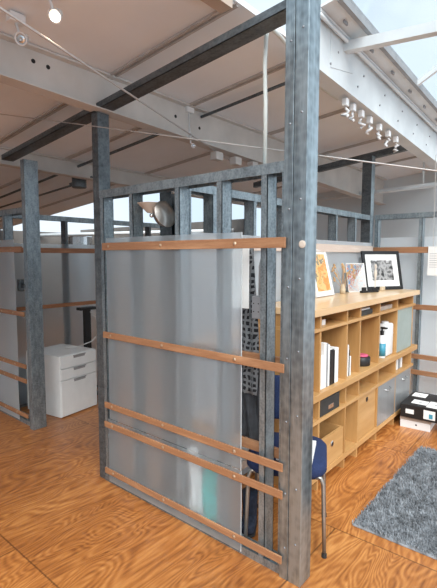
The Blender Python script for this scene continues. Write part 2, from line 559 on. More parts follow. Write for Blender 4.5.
# glass roof
gz = lambda x, y: 3.01 + .55 * (x + 1.15) - .045 * (y - 2.4)
win = bpy.data.objects.new('window_1', None); C.objects.link(win); struct(win)
YB = [-1.0, 0.3, 1.7, 3.85, 5.4, 7.0]
for a, b_ in zip(YB, YB[1:]):
    MB().sbox(-1.15, 2.2, a + .02, b_ - .02, gz, lambda x, y: gz(x, y) + .008).build('glass_pane', M_['roofglass'], win, local=True)
for y in YB:
    MB().sbox(-1.15, 2.2, y - .014, y + .014, lambda x, y: gz(x, y) - .03, lambda x, y: gz(x, y) + .02).build('glazing_bar', M_['white_metal'], win, local=True)
MB().sbox(-1.168, -1.14, 2.42, 6.99, lambda x, y: gz(-1.15, y) - .03, lambda x, y: gz(-1.15, y) + .03).build('sill_rail', M_['grey'], win, local=True)

# eave girder (white) with its soffit
gb = lambda x, y: 2.67 - .045 * (y - 2.4)
gir = thing('eave_girder', 'deep white painted steel girder along the edge of the glass roof', 'girder', (-1.3, 2.42, 2.6))
mb = MB()
mb.sbox(-1.312, -1.30, 2.42, 6.98, gb, lambda x, y: gb(x, y) + .30)
mb.sbox(-1.40, -1.29, 2.42, 6.98, lambda x, y: gb(x, y) - .012, gb)
mb.sbox(-1.36, -1.265, 2.42, 6.98, lambda x, y: gb(x, y) + .29, lambda x, y: gb(x, y) + .305)
mb.build('web', M_['white_metal'], gir)
mb = MB()
mb.tube([(-1.272, 2.42, gb(0, 2.42) + .275), (-1.272, 6.98, gb(0, 6.98) + .275)], .012, 10)
mb.build('rail_tube', M_['white_metal'], gir, True)
MB().sbox(-1.30, -1.17, 2.42, 6.98, lambda x, y: gb(x, y) + .306 + (x + 1.3) * .15, lambda x, y: gb(x, y) + .32 + (x + 1.3) * .15).build('soffit_board', M_['white_metal'], gir)
for k in range(7):
    y = 2.62 + .42 * k
    for q in range(2):
        z = gb(0, y) + .08 + .10 * q
        MB().tube([(-1.30, y + .1 * q, z), (-1.293, y + .1 * q, z)], .007, 8).build('bolt', M_['grey'], gir)
    zz = gb(0, y) + .405 + .045
    MB().box(-1.222, -1.212, y, y + .05, gb(0, y) + .296, gb(0, y) + .314).build('soffit_clip', M_['grey'], gir)
mb = MB()
mb.hexa([(-1.30, 2.62, 2.72), (-1.296, 2.62, 2.72), (-1.296, 2.95, 2.78), (-1.30, 2.95, 2.78), (-1.30, 2.62, 2.94), (-1.296, 2.62, 2.94), (-1.296, 2.95, 2.94), (-1.30, 2.95, 2.94)])
mb.build('gusset_plate', M_['white_metal'], gir)
for (nm, y, z0, z1, h, lab) in (('roof_tie', 2.825, 2.905, 2.79, .062, 'thick white square tie bar reaching out from the girder under the glass'),):
    mb = MB()
    mb.hexa([(-1.30, y - .03, z0 - h / 2), (0.4, y - .03, z0 - .095 * 1.7 - h / 2), (0.4, y + .03, z0 - .095 * 1.7 - h / 2), (-1.30, y + .03, z0 - h / 2),
             (-1.30, y - .03, z0 + h / 2), (0.4, y - .03, z0 - .095 * 1.7 + h / 2), (0.4, y + .03, z0 - .095 * 1.7 + h / 2), (-1.30, y + .03, z0 + h / 2)])
    tag(mb.build(nm, M_['white_metal']), lab, 'beam')

# painted cross girders under the lining
def cross_girder(x, y0, y1, drop0, drop1, label, holes=()):
    g = thing('ceiling_girder', label, 'girder', (x, y0, cz(x, 0) - drop0))
    zt = cz(x, 0)
    zb = lambda xx, yy: zt - drop0 - (drop1 - drop0) * (yy - y0) / (y1 - y0)
    mb = MB()
    mb.sbox(x - .006, x + .006, y0, y1, zb, lambda a, b: zt)
    mb.sbox(x - .055, x + .055, y0, y1, lambda a, b: zb(a, b) - .008, zb)
    mb.sbox(x - .055, x + .055, y0, y1, lambda a, b: zt - .012, lambda a, b: zt)
    mb.build('beam_web', M_['beige_metal'], g)
    for (hy, hz) in holes:
        MB().tube([(x + .004, hy, hz), (x + .0075, hy, hz)], .013, 10).build('bolt_hole', M_['black'], g)
    return g
cross_girder(-2.5, -1.0, 6.9, .15, .38, 'grey-beige painted roof girder crossing above the tall left post', ((1.32, 2.66), (1.41, 2.655), (2.45, 2.62), (2.72, 2.59)))
cross_girder(-4.3, -1.0, 6.9, .12, .2, 'far grey-beige roof girder behind the junction box, nearer the back left')

# =================================================================== STEEL POSTS AND BEAM
def post(x0, x1, y0, y1, ztop, label, mat='steel_post', screws=()):
    p = thing('steel_post', label, 'post', ((x0 + x1) / 2, (y0 + y1) / 2, 0))
    t = .004
    mid = x0 + (x1 - x0) * .42
    # two boxed channels, the seam showing on the front
    mb = MB(); mb.box(x0, mid - .0015, y0, y1, 0, ztop, .002); mb.build('channel', M_[mat], p)
    mb = MB(); mb.box(mid + .0015, x1, y0, y1, 0, ztop, .002); mb.build('channel', M_[mat], p)
    for (sx, sz) in screws:
        MB().lathe([(.0055, 0), (.0055, .0015), (.002, .0035)], Matrix.Translation((sx, y0, sz)) @ Matrix.Rotation(R_(90), 4, 'X'), 10).build('screw', M_['screw'], p)
    return p
ps = []
for z in (.18, .45, .80, 1.10, 1.43, 1.78, 2.15, 2.5):
    ps += [(-1.043, z - .02), (-.985, z + .02)]
post(-1.072, -.957, 1.728, 1.828, 2.78, 'tall galvanised steel post nearest the camera with a round white cap', screws=ps)
o = MB().lathe([(.017, 0), (.017, .003), (.010, .005)], Matrix.Translation((-.972, 1.7275, 1.603)) @ Matrix.Rotation(R_(90), 4, 'X'), 18).build('cap_disc', M_['shade'])
tag(o, 'small round white cap stuck on the nearest steel post', 'cap')
post(-2.565, -2.497, 1.745, 1.836, 2.485, 'galvanised post at the left end of the large frosted panel wall', 'steel_dark')
o_ = post(-3.78, -3.715, 1.85, 1.975, 2.372, 'galvanised post at the far left beside the white drawer cabinet', 'steel')
bz = lambda x, y: 2.498 + .093 * (x + 2.5)
bm_ = thing('steel_beam', 'long sloping dark steel beam joining the tops of the three front posts', 'beam', (-2.4, 1.78, 2.4))
mb = MB()
mb.sbox(-3.87, -1.076, 1.735, 1.739, lambda x, y: bz(x, y) - .004, lambda x, y: bz(x, y) + .036)
mb.sbox(-3.87, -1.076, 1.735, 1.835, lambda x, y: bz(x, y) - .004, bz)
mb.sbox(-3.87, -1.076, 1.831, 1.835, bz, lambda x, y: bz(x, y) + .036)
mb.build('channel', M_['steel_dark'], bm_)

# =================================================================== STUD PARTITIONS
ZB = ((1.588, 1.636), (1.014, 1.055), (.540, .579), (.406, .445), (.082, .119))     # batten heights

def battens_x(par, x0s, x1, y0, y1, sxs, mat='batten', zs=ZB, screw_y=None):
    for (a, b_), x0 in zip(zs, x0s):
        bt = MB().box(x0, x1, y0, y1, a, b_, .0015).build('batten', M_[mat], par)
        for sx in sxs:
            if x0 < sx < x1:
                MB().lathe([(.010, 0), (.010, .002), (.004, .006)], Matrix.Translation((sx, screw_y or y0, (a + b_) / 2)) @ Matrix.Rotation(R_(90), 4, 'X'), 10).build('screw', M_['brass'], bt)

# --- wall A, the large frosted partition
A = thing('stud_partition', 'large stud partition clad with two frosted sheets held by wooden battens', 'partition', (-1.8, 1.785, 0))
track_x(MB(), -2.495, -1.076, 1.746, 1.826, 1.98).build('top_track', M_['steel'], A)
track_x(MB(), -2.495, -1.076, 1.746, 1.826, 0, False, .04).build('bottom_track', M_['steel'], A)
for x, w in ((-2.49, 1), (-2.19, 1), (-1.788, 1), (-1.482, 1), (-1.206, 1)):
    cstud(MB(), x, 1.745, 1.825, .005, 1.975, w).build('stud', M_['steel'], A)
s = MB().box(-2.40, -1.302, 1.7212, 1.7237, .468, 1.667).build('frosted_sheet', M_['poly'], A); s['label'] = 'tall upper frosted sheet'
s = MB().box(-2.42, -1.300, 1.7212, 1.7237, .028, .462).build('frosted_sheet', M_['poly'], A); s['label'] = 'low lower frosted sheet'
MB().box(-1.3019, -1.2995, 1.7195, 1.7241, .468, 1.667).build('edge_strip', M_['poly_edge'], A)
MB().box(-1.2999, -1.2975, 1.7195, 1.7241, .028, .462).build('edge_strip', M_['poly_edge'], A)
battens_x(A, (-2.43, -2.44, -2.44, -2.445, -2.45), -1.05, 1.709, 1.7195, (-2.36, -1.87, -1.335))
cstud(MB(), -1.091, 1.745, 1.825, .005, 1.975, 1, .0165).build('stud', M_['steel'], A)
for a, b_ in ((1.0, 1.05), (.53, .58)):
    MB().box(-1.78, -1.12, 1.833, 1.853, a, b_, .0015).build('batten', M_['batten'], A)

cstud(MB(), -2.05, 1.872, 1.95, .005, 1.94, -1, .10).build('stud', M_['steel_dark'], A)['label'] = 'inner stud behind the lamp, its shade put in the dark steel colour'  # dark steel stands in for the shadow inside this stud

# --- wall E, short partition at far left
Ew = thing('stud_partition', 'short frosted stud partition at the far left edge, two narrow sheets', 'partition', (-4.3, 1.93, 0))
track_x(MB(), -5.2, -3.782, 1.884, 1.966, 1.98).build('top_track', M_['steel'], Ew)
track_x(MB(), -5.2, -3.782, 1.884, 1.966, 0, False, .04).build('bottom_track', M_['steel'], Ew)
for x, w in ((-3.825, 1), (-4.24, 1), (-4.65, 1), (-5.1, 1)):
    cstud(MB(), x, 1.885, 1.965, .005, 1.975, w).build('stud', M_['steel'], Ew)
MB().box(-5.2, -3.985, 1.863, 1.8657, .44, 1.70).build('frosted_sheet', M_['poly_front'], Ew)
MB().box(-5.2, -4.0, 1.863, 1.8657, .028, .43).build('frosted_sheet', M_['poly_front'], Ew)
battens_x(Ew, (-5.2,) * 5, -3.82, 1.850, 1.861, (-4.02, -4.25))

# --- wall B behind the shelf
Bw = thing('stud_partition', 'frosted stud partition running behind the plywood shelf unit', 'partition', (-1.85, 3.2, 0))
track_y(MB(), 1.84, 4.62, -1.886, -1.804, 1.98).build('top_track', M_['steel'], Bw)
track_y(MB(), 1.84, 4.62, -1.886, -1.804, 0, False, .04).build('bottom_track', M_['steel'], Bw)
for y in (1.86, 2.09, 2.52, 2.95, 3.38, 3.82, 4.25):
    cstud_y(MB(), y, -1.885, -1.805, .005, 1.975, -1).build('stud', M_['steel'], Bw)
MB().box(-1.774, -1.769, 1.86, 4.60, .03, 1.69).build('frosted_sheet', M_['poly_milky'], Bw)
for a, b_ in ZB:
    MB().box(-1.768, -1.754, 1.88, 4.6, a, b_ + .02, .0015).build('batten', M_['batten_pale'], Bw)
# corner post
cp = thing('steel_post', 'slim steel corner post rising behind the black framed picture', 'post', (-1.85, 4.68, 0))
MB().box(-1.90, -1.80, 4.625, 4.629, 0, 2.60).build('post_flange', M_['steel_dark'], cp)  # flanges coloured darker than the web, for the shaded side
MB().box(-1.804, -1.80, 4.63, 4.72, 0, 2.60).build('post_web', M_['steel'], cp)
MB().box(-1.90, -1.80, 4.716, 4.72, 0, 2.60).build('post_flange', M_['steel_dark'], cp)

# --- wall D, the end wall
Dw = thing('stud_partition', 'frosted stud partition across the far end behind the shoe boxes', 'partition', (-.6, 4.78, 0))
track_x(MB(), -1.798, .8, 4.744, 4.826, 1.99).build('top_track', M_['steel'], Dw)
track_x(MB(), -1.798, .8, 4.744, 4.826, 0, False, .04).build('bottom_track', M_['steel'], Dw)
for x, w in ((-1.795, 1), (-1.345, 1), (-.93, 1), (-.5, 1), (-.1, 1), (.3, 1)):
    cstud(MB(), x, 4.745, 4.825, .005, 1.985, w).build('stud', M_['steel'], Dw)
MB().box(-1.79, .8, 4.832, 4.837, .03, 1.75).build('frosted_sheet', M_['poly_milky'], Dw)
battens_x(Dw, (-1.795,) * 4, .8, 4.720, 4.742, (), zs=((1.583, 1.645), (1.008, 1.06), (.499, .546), (.333, .381)))
zt = lambda x, y: 2.60 + .10 * (x + 1.8)
eb = thing('steel_beam', 'dark sloping steel beam over the far end partition', 'beam', (-2.4, 4.77, 2.5))
MB().sbox(-3.4, -1.33, 4.74, 4.80, lambda x, y: zt(x, y), lambda x, y: zt(x, y) + .065).build('channel', M_['steel_dark'], eb)

# --- wall C, far left inner partition
Cw = thing('stud_partition', 'frosted partition behind the white drawer cabinet', 'partition', (-4.44, 2.9, 0))
track_y(MB(), 2.0, 4.1, -4.476, -4.394, 1.98).build('top_track', M_['steel'], Cw)
track_y(MB(), 2.0, 4.1, -4.476, -4.394, 0, False, .04).build('bottom_track', M_['steel'], Cw)
for y in (2.02, 2.62, 3.22, 3.82):
    cstud_y(MB(), y, -4.475, -4.395, .005, 1.975, -1).build('stud', M_['steel_dark'], Cw)
MB().box(-4.389, -4.384, 2.0, 4.1, .03, 1.68).build('frosted_sheet', M_['poly'], Cw)
for a, b_ in ((1.585, 1.637), (1.0, 1.04)):
    MB().box(-4.380, -4.360, 2.0, 4.1, a, b_, .0015).build('batten', M_['batten_y'], Cw)

# =================================================================== SHELF UNIT
XF, XB = -1.30, -1.75
sh = thing('shelf_unit', 'long pale plywood shelf unit with open pigeonholes, drawers and silver doors', 'shelf unit', (-1.52, 3.5, 0))
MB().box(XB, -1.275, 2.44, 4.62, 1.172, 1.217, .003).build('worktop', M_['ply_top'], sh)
MB().box(XB, XF + .005, 2.45, 4.56, 1.068, 1.089).build('shelf_board', M_['ply'], sh)
MB().box(XB, -1.278, 2.44, 4.62, .622, .668, .003).build('shelf_board', M_['ply'], sh)
MB().box(XB, XF + .005, 2.45, 4.56, .463, .487).build('shelf_board', M_['ply'], sh)
MB().box(XB, XF + .008, 2.45, 4.56, .08, .115).build('shelf_board', M_['ply'], sh)
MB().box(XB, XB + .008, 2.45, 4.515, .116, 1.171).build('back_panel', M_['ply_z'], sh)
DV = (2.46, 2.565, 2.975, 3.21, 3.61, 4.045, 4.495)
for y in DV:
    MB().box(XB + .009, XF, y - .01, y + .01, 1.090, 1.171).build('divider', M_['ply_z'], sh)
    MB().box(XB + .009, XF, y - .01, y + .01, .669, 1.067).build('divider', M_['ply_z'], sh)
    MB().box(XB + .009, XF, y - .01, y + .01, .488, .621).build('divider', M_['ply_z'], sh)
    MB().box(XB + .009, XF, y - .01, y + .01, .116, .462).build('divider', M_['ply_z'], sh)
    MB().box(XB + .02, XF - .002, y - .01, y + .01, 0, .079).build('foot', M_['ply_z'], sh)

def handle_bar(par, y0, y1, z, m='chrome'):
    MB().tube([(XF + .004, y0, z), (XF + .022, y0 + .012, z - .012), (XF + .024, (y0 + y1) / 2, z - .018), (XF + .022, y1 - .012, z - .012), (XF + .004, y1, z)], .005, 8).build('handle', M_[m], par, True)
for a, b_ in ((3.61, 4.045), (4.045, 4.495)):
    d = MB().box(XF - .018, XF + .004, a + .013, b_ - .013, .118, .460, .002).build('door', M_['alu'], sh)
    d['label'] = 'silver metal door'
    handle_bar(d, (a + b_) / 2 - .06, (a + b_) / 2 + .06, .405)
d = MB().box(XF - .02, XF - .002, 4.058, 4.482, .671, 1.065, .002).build('door', M_['glassdoor'], sh); d['label'] = 'grey-green frosted glass door'
# wood-fronted drawer, closed
d = MB().box(XF - .03, XF - .012, 3.223, 3.597, .118, .460, .002).build('drawer_front', M_['ply'], sh)
MB().lathe([(.020, 0), (.020, .003), (.014, .005)], Matrix.Translation((XF - .012, 3.41, .405)) @ Matrix.Rotation(R_(90), 4, 'Y'), 18).build('finger_hole', M_['black'], d)
# open box drawer
bx = thing('box_drawer', 'open plywood box with a round pull, in the lower left pigeonhole', 'box', (-1.4, 2.77, .116))
mb = MB(); y0, y1 = 2.585, 2.945
mb.box(XF - .018, XF, y0, y1, .117, .325); mb.box(XB + .03, XB + .045, y0, y1, .117, .325)
mb.box(XB + .045, XF - .018, y0, y0 + .012, .117, .325); mb.box(XB + .045, XF - .018, y1 - .012, y1, .117, .325); mb.box(XB + .045, XF - .018, y0 + .012, y1 - .012, .117, .13)
mb.build('box_body', M_['ply'], bx)
MB().lathe([(.020, 0), (.022, .003), (.016, .006)], Matrix.Translation((XF, 2.765, .255)) @ Matrix.Rotation(R_(90), 4, 'Y'), 18).build('ring_pull', M_['chrome'], bx)
MB().lathe([(.014, 0), (.013, .0005)], Matrix.Translation((XF + .0062, 2.765, .255)) @ Matrix.Rotation(R_(90), 4, 'Y'), 18).build('finger_hole', M_['black'], bx)
# black storage box
bb = thing('storage_box', 'black lidded storage box with a metal label holder, in the pigeonhole under the binders', 'box', (-1.4, 2.73, .488))
MB().box(-1.62, XF - .004, 2.59, 2.88, .488, .600, .004).build('box_body', M_['darkbin'], bb)
MB().box(XF - .004, XF, 2.70, 2.78, .515, .545, .001).build('label_holder', M_['chrome'], bb)

# binders and books
def book(y, w, h, d, m, label, group, lean=0.0, z=.669, xf=-1.315):
    b = thing('binder', label, 'binder', (xf, y, z), 0, group)
    mb = MB(); mb.box(-d, 0, 0, w, 0, h, .002)
    mb.xform(Matrix.Rotation(lean, 4, 'X')).build('cover', M_[m], b, local=True)
    mb = MB(); mb.box(-d + .003, -.006, .003, w - .003, h, h + .0015)
    mb.xform(Matrix.Rotation(lean, 4, 'X')).build('pages', M_['paper'], b, local=True)
    return b
for i, (y, w, h, m, lab, g) in enumerate((
        (2.584, .048, .225, 'paper', 'thick white binder nearest the post, the shortest of the white ones', None),
        (2.636, .028, .305, 'paper', 'tallest white binder on the middle shelf', None),
        (2.667, .022, .298, 'grey', 'grey-backed binder between the white binders', None),
        (2.692, .024, .285, 'paper', 'white binder right beside the black patterned binder', None),
        (2.722, .052, .245, 'black', 'thick black patterned binder among white ones', None),
        (2.782, .012, .235, 'black', 'thin black folder after the thick black binder', None),
        (2.800, .050, .245, 'paper', 'separate white binder at the right end of the row', None))):
    book(y + .02, w * 1.03, h, .24, m, lab, 'binders on the middle shelf')
for i, (y, w, h, m, lab) in enumerate(((3.035, .012, .235, 'paper', 'slim pale book leaning in the narrow pigeonhole, against the left side'),
                                      (3.052, .012, .200, 'black', 'slim black book in the narrow pigeonhole'),
                                      (3.070, .018, .145, 'paper', 'short white booklet in the narrow pigeonhole'))):
    book(y, w, h, .2, m, lab, 'slim books in the narrow pigeonhole', 0)
# tin with pink lid
tn = thing('round_tin', 'round black tin with a pink lid on the middle shelf', 'tin', (-1.385, 3.45, .669))
MB().lathe([(.068, 0), (.072, .006), (.072, .068), (.066, .072)], None, 22).build('tin_body', M_['black'], tn, True, local=True)
MB().lathe([(.055, .0725), (.055, .084), (.035, .088)], None, 22).build('lid', M_['pink'], tn, True, local=True)
# white container and blue bottle
wc = thing('white_canister', 'tall white plastic canister behind the blue bottle', 'canister', (-1.37, 3.935, .669))
MB().box(-.05, .05, -.085, .085, 0, .285, .015).build('canister_body', M_['white'], wc, True, local=True)
MB().lathe([(.03, .2855), (.03, .302)], None, 16).build('cap', M_['white'], wc, local=True)
bt = thing('spray_bottle', 'blue labelled bottle with a black pump on the middle shelf', 'bottle', (-1.345, 3.80, .669))
MB().lathe([(.030, 0), (.033, .006), (.033, .17), (.022, .19), (.014, .20)], None, 18).build('bottle_body', M_['white'], bt, True, local=True)
MB().lathe([(.0336, .02), (.0336, .13)], None, 18).build('bottle_label', M_['tealp'], bt, True, local=True)
mb = MB(); mb.lathe([(.015, .2005), (.015, .235), (.008, .237), (.008, .255)], None, 12); mb.box(-.012, .045, -.01, .01, .255, .27); mb.build('pump', M_['black'], bt, local=True)
# top pigeonhole contents
tag(MB().box(-1.36, -1.345, 2.67, 2.72, 1.0895, 1.1270, .001).build('name_tag', M_['paper']), 'small white tag in the top left pigeonhole', 'tag')
tag(MB().box(-1.6, -1.32, 3.25, 3.50, 1.0895, 1.1300, .002).build('folder_stack', M_['darkbin']), 'flat stack of black folders in a top pigeonhole', 'folders')
tag(MB().box(-1.6, -1.33, 3.23, 3.47, 1.1305, 1.142, .001).build('paper_stack', M_['paper']), 'sheaf of white paper lying on the black folders', 'paper')
tag(MB().box(-1.6, -1.33, 3.66, 3.99, 1.0895, 1.1240, .002).build('magazine_stack', M_['card']), 'stack of brown and white magazines in the top pigeonhole beside the glass door', 'magazines')
for k, (y, m) in enumerate(((4.17, 'paper'), (4.23, 'grey'), (4.29, 'paper'))):
    tag(MB().box(-1.42, -1.33, y, y + .035, .488, .59, .002).build('small_frame', M_[m]),
        ('small white frame at the left in the pigeonhole over the silver doors', 'small grey frame in the pigeonhole over the silver doors', 'small white frame at the right in the pigeonhole over the silver doors')[k], 'picture frame', 'small frames over the silver doors')

# --- on the worktop
ZT = 1.2175
def lean_frame(name, label, cat, p0, p1, h, lean, border, mat_border, art, m_frame, m_mat, thick=.018):
    zz = ZT + thick * math.sin(lean) + .0005
    p0 = Vector((*p0, zz)); p1 = Vector((*p1, zz))
    w = (p1 - p0).length
    u = (p1 - p0).normalized()
    rz = math.atan2(u.y, u.x)
    t = thing(name, label, cat, (p0 + p1) / 2, rz)
    # local: x along width, front faces -y ; lean: top moves +y
    Mx = Matrix.Rotation(-lean, 4, 'X')
    mb = MB()
    mb.box(-w / 2, w / 2, 0, thick, 0, border); mb.box(-w / 2, w / 2, 0, thick, h - border, h)
    mb.box(-w / 2, -w / 2 + border, 0, thick, border, h - border); mb.box(w / 2 - border, w / 2, 0, thick, border, h - border)
    mb.xform(Mx).build('frame', M_[m_frame], t, local=True)
    MB().box(-w / 2 + border, w / 2 - border, .006, thick - .002, border, h - border).xform(Mx).build('mount', M_[m_mat], t, local=True)
    b = border + mat_border
    MB().box(-w / 2 + b, w / 2 - b, .004, .0059, b, h - b).xform(Mx).build('print', M_[art], t, local=True)
    return t
lean_frame('framed_picture', 'large black framed black and white photograph leaning in the corner', 'picture', (-1.655, 4.20), (-1.425, 4.585), .39, .22, .032, .062, 'art_bw', 'black', 'paper')
lean_frame('framed_picture', 'white framed ochre and orange print leaning beside the near post', 'picture', (-1.655, 3.20), (-1.665, 3.53), .40, .24, .014, .030, 'art_ochre', 'white', 'paper')
lean_frame('greeting_card', 'colourful red and blue card propped on a black stand', 'card', (-1.68, 3.86), (-1.60, 4.09), .27, .18, .004, .004, 'art_card', 'paper', 'paper', .006)
st = thing('card_stand', 'small black stand holding the colourful card', 'stand', (-1.56, 4.00, ZT), R_(71))
mb = MB(); mb.box(-.11, .11, -.035, .0, 0, .018, .004); mb.box(-.10, -.05, -.03, -.012, .018, .05, .004); mb.box(.03, .09, -.03, -.012, .018, .045, .004); mb.box(-.02, .02, -.03, -.012, .018, .03, .004)
mb.build('stand_base', M_['black'], st, local=True)
fl = thing('dried_flowers', 'small bunch of dried beige flowers standing on the worktop', 'dried flowers', (-1.67, 3.70, ZT))
mb = MB(); random.seed(3)
tips = []
for k in range(12):
    a = random.uniform(0, 6.28); rr = random.uniform(.03, .11); h = random.uniform(.12, .26)
    tip = (rr * math.cos(a), rr * math.sin(a), h); tips.append(tip)
    mb.tube([(0, 0, .0), (tip[0] * .3, tip[1] * .3, h * .55), tip], .0018, 5)
mb.build('stems', M_['straw'], fl, local=True)
for tx, ty, tz in tips:
    mb = MB()
    for q in range(5):
        mb.lathe([(.0, -.010), (.009, -.004), (.009, .004), (.0, .010)], Matrix.Translation((tx + random.uniform(-.007, .007), ty + random.uniform(-.007, .007), tz + (q - 2) * .007 + 0 * random.uniform(-.02, .02))), 6)
    mb.build('flower_head', M_['straw'], fl, local=True)
MB().lathe([(.022, 0), (.026, .04), (.016, .075), (.020, .085)], None, 14).build('vase', M_['ochre'], fl, True, local=True)
fg = thing('slim_figurine', 'slim pale standing figurine before the black frame', 'figurine', (-1.53, 4.10, ZT))
MB().lathe([(.018, 0), (.016, .012), (.006, .02), (.007, .12), (.016, .17), (.010, .20), (.004, .215), (.012, .235), (.006, .26)], None, 12).build('figure', M_['shade'], fg, True, local=True)
tag(MB().box(-1.55, -1.52, 4.27, 4.345, ZT, ZT + .038, .006).build('stone_block', M_['ochre']), 'small sandy block resting before the black frame', 'block')

# =================================================================== CHAIR
ch = thing('visitor_chair', 'blue upholstered chair with grey tube legs half hidden by the near post', 'chair', (-1.235, 2.07, 0), R_(26.5))
# local: -y forward, x right
def rounded_slab(x0, x1, y0, y1, z0, z1, r, seg=6, dome=0.0):
    mb = MB(); ring = []
    for cx, cy, a0 in ((x1 - r, y1 - r, 0), (x0 + r, y1 - r, 90), (x0 + r, y0 + r, 180), (x1 - r, y0 + r, 270)):
        for k in range(seg + 1):
            a = R_(a0 + 90 * k / seg); ring.append((cx + r * math.cos(a), cy + r * math.sin(a)))
    cx, cy = (x0 + x1) / 2, (y0 + y1) / 2
    lv = []
    for z, f in ((z0, .93), (z0 + (z1 - z0) * .3, 1), (z0 + (z1 - z0) * .75, 1), (z1, .92), (z1 + dome, .5)):
        lv.append([mb.bm.verts.new((cx + (x - cx) * f, cy + (y - cy) * f, z)) for x, y in ring])
    for A_, B_ in zip(lv, lv[1:]):
        for k in range(len(ring)):
            mb.bm.faces.new((A_[k], A_[(k + 1) % len(ring)], B_[(k + 1) % len(ring)], B_[k]))
    mb.bm.faces.new(lv[0][::-1]); mb.bm.faces.new(lv[-1])
    return mb
rounded_slab(-.215, .212, -.20, .215, .405, .485, .10, dome=.008).build('seat', M_['blue'], ch, True, local=True)
mb = rounded_slab(-.17, .13, -.13, .13, -.02, .02, .07)
mb.xform(Matrix.Translation((-.03, .215, .70)) @ Matrix.Rotation(R_(82), 4, 'X')).build('backrest', M_['blue'], ch, True, local=True)
mb = MB()
for sx in (-1, 1):
    mb.tube([(sx * .20 * .8 - .03, .20, .42), (sx * .16 * .8 - .03, .205, .62)], .009, 8)
mb.build('back_frame', M_['tube'], ch, local=True)
for sx, sy in ((-1, -1), (1, -1), (-1, 1), (1, 1)):
    x = sx * .195; y = sy * .165
    MB().tube([(x * .80, y, .415), (x * .93, y, .412), (x * 1.0, y * 1.02, .38), (x * 1.03, y * 1.06, .2), (x * 1.06, y * 1.12, .012)], .0105, 10).build('leg', M_['tube'], ch, True, local=True)
    MB().tube([(x * 1.06, y * 1.12, 0), (x * 1.06, y * 1.12, .02)], .014, 10).build('foot_cap', M_['rubber'], ch, local=True)
mb = MB()
mb.tube([(-.17, -.165, .410), (.17, -.165, .410)], .009, 8); mb.tube([(-.17, .165, .410), (.17, .165, .410)], .009, 8)
mb.build('seat_frame', M_['tube'], ch, local=True)
pp = MB(); pp.box(-.10, .085, -.13, .13, 0, .022, .002)
o = pp.build('paper_pad', M_['paper'], local=True); o.location = (-1.150, 2.035, .4945); o.rotation_euler = (0, 0, R_(23))
tag(o, 'white paper pad lying on the blue chair seat', 'paper')

# =================================================================== CLOTHES AND THINGS BEHIND THE SHEET
def cloth(name, label, cat, x0, x1, y, z0, z1, m, amp=.02, nf=5, ph=0, thick=.03):
    mb = MB(); nx, nz = 26, 26; G = []
    for side in (0, 1):
        g = []
        for j in range(nz + 1):
            v = j / nz; row = []
            for i in range(nx + 1):
                u = i / nx
                flare = .75 + .25 * (1 - v)
                xx = (x0 + x1) / 2 + (u - .5) * (x1 - x0) * flare
                yy = y + amp * math.sin(u * nf * 6.28 + ph + 1.2 * math.sin(v * 3)) * (1.1 - v * .6) + (thick if side else 0) * math.sin(math.pi * min(max(u, .02), .98))
                row.append(mb.bm.verts.new((xx + .012 * math.sin(v * 5 + ph), yy, z0 + (z1 - z0) * v)))
            g.append(row)
        G.append(g)
    for g in G:
        for j in range(nz):
            for i in range(nx): mb.bm.faces.new((g[j][i], g[j][i + 1], g[j + 1][i + 1], g[j + 1][i]))
    for j in range(nz):
        for i in (0, nx): mb.bm.faces.new((G[0][j][i], G[0][j + 1][i], G[1][j + 1][i], G[1][j][i]))
    for i in range(nx):
        for j in (0, nz): mb.bm.faces.new((G[0][j][i], G[0][j][i + 1], G[1][j][i + 1], G[1][j][i]))
    return tag(mb.build(name, m, smooth=True), label, cat)
cloth('checked_scarf', 'black and white checked scarf hanging behind the open studs', 'scarf', -1.47, -1.335, 1.905, .80, 1.63, M_['check'], .010, 2)
cloth('hanging_coat', 'charcoal coat hanging below the checked scarf behind the partition', 'coat', -1.56, -1.28, 1.955, .52, .98, M_['coat'], .015, 3, 1)
cloth('white_towel', 'pale cloth hanging behind the lower frosted sheet', 'towel', -1.745, -1.63, 1.785, .045, .44, M_['paper'], .010, 2)
cloth('teal_towel', 'teal cloth hanging behind the lower frosted sheet', 'towel', -1.625, -1.495, 1.785, .045, .38, M_['teal'], .010, 2, 2)
tag(MB().box(-1.475, -1.335, 1.826, 1.831, 1.28, 1.60, .001).build('hanging_paper', M_['paper']), 'tall white sheet of paper beside the checked scarf', 'paper')
bt2 = thing('dark_boot', 'dark boot standing on the floor behind the partition beside the chair leg', 'boot', (-1.43, 1.98, 0), R_(30))
mb = MB(); mb.lathe([(.035, .02), (.042, .05), (.043, .16), (.046, .20)], None, 14); mb.build('shaft', M_['boot'], bt2, True, local=True)
rounded_slab(-.04, .04, -.13, .05, .012, .065, .035, dome=.01).build('foot', M_['boot'], bt2, True, local=True)
rounded_slab(-.042, .042, -.135, .052, 0, .012, .035).build('sole', M_['rubber'], bt2, local=True)

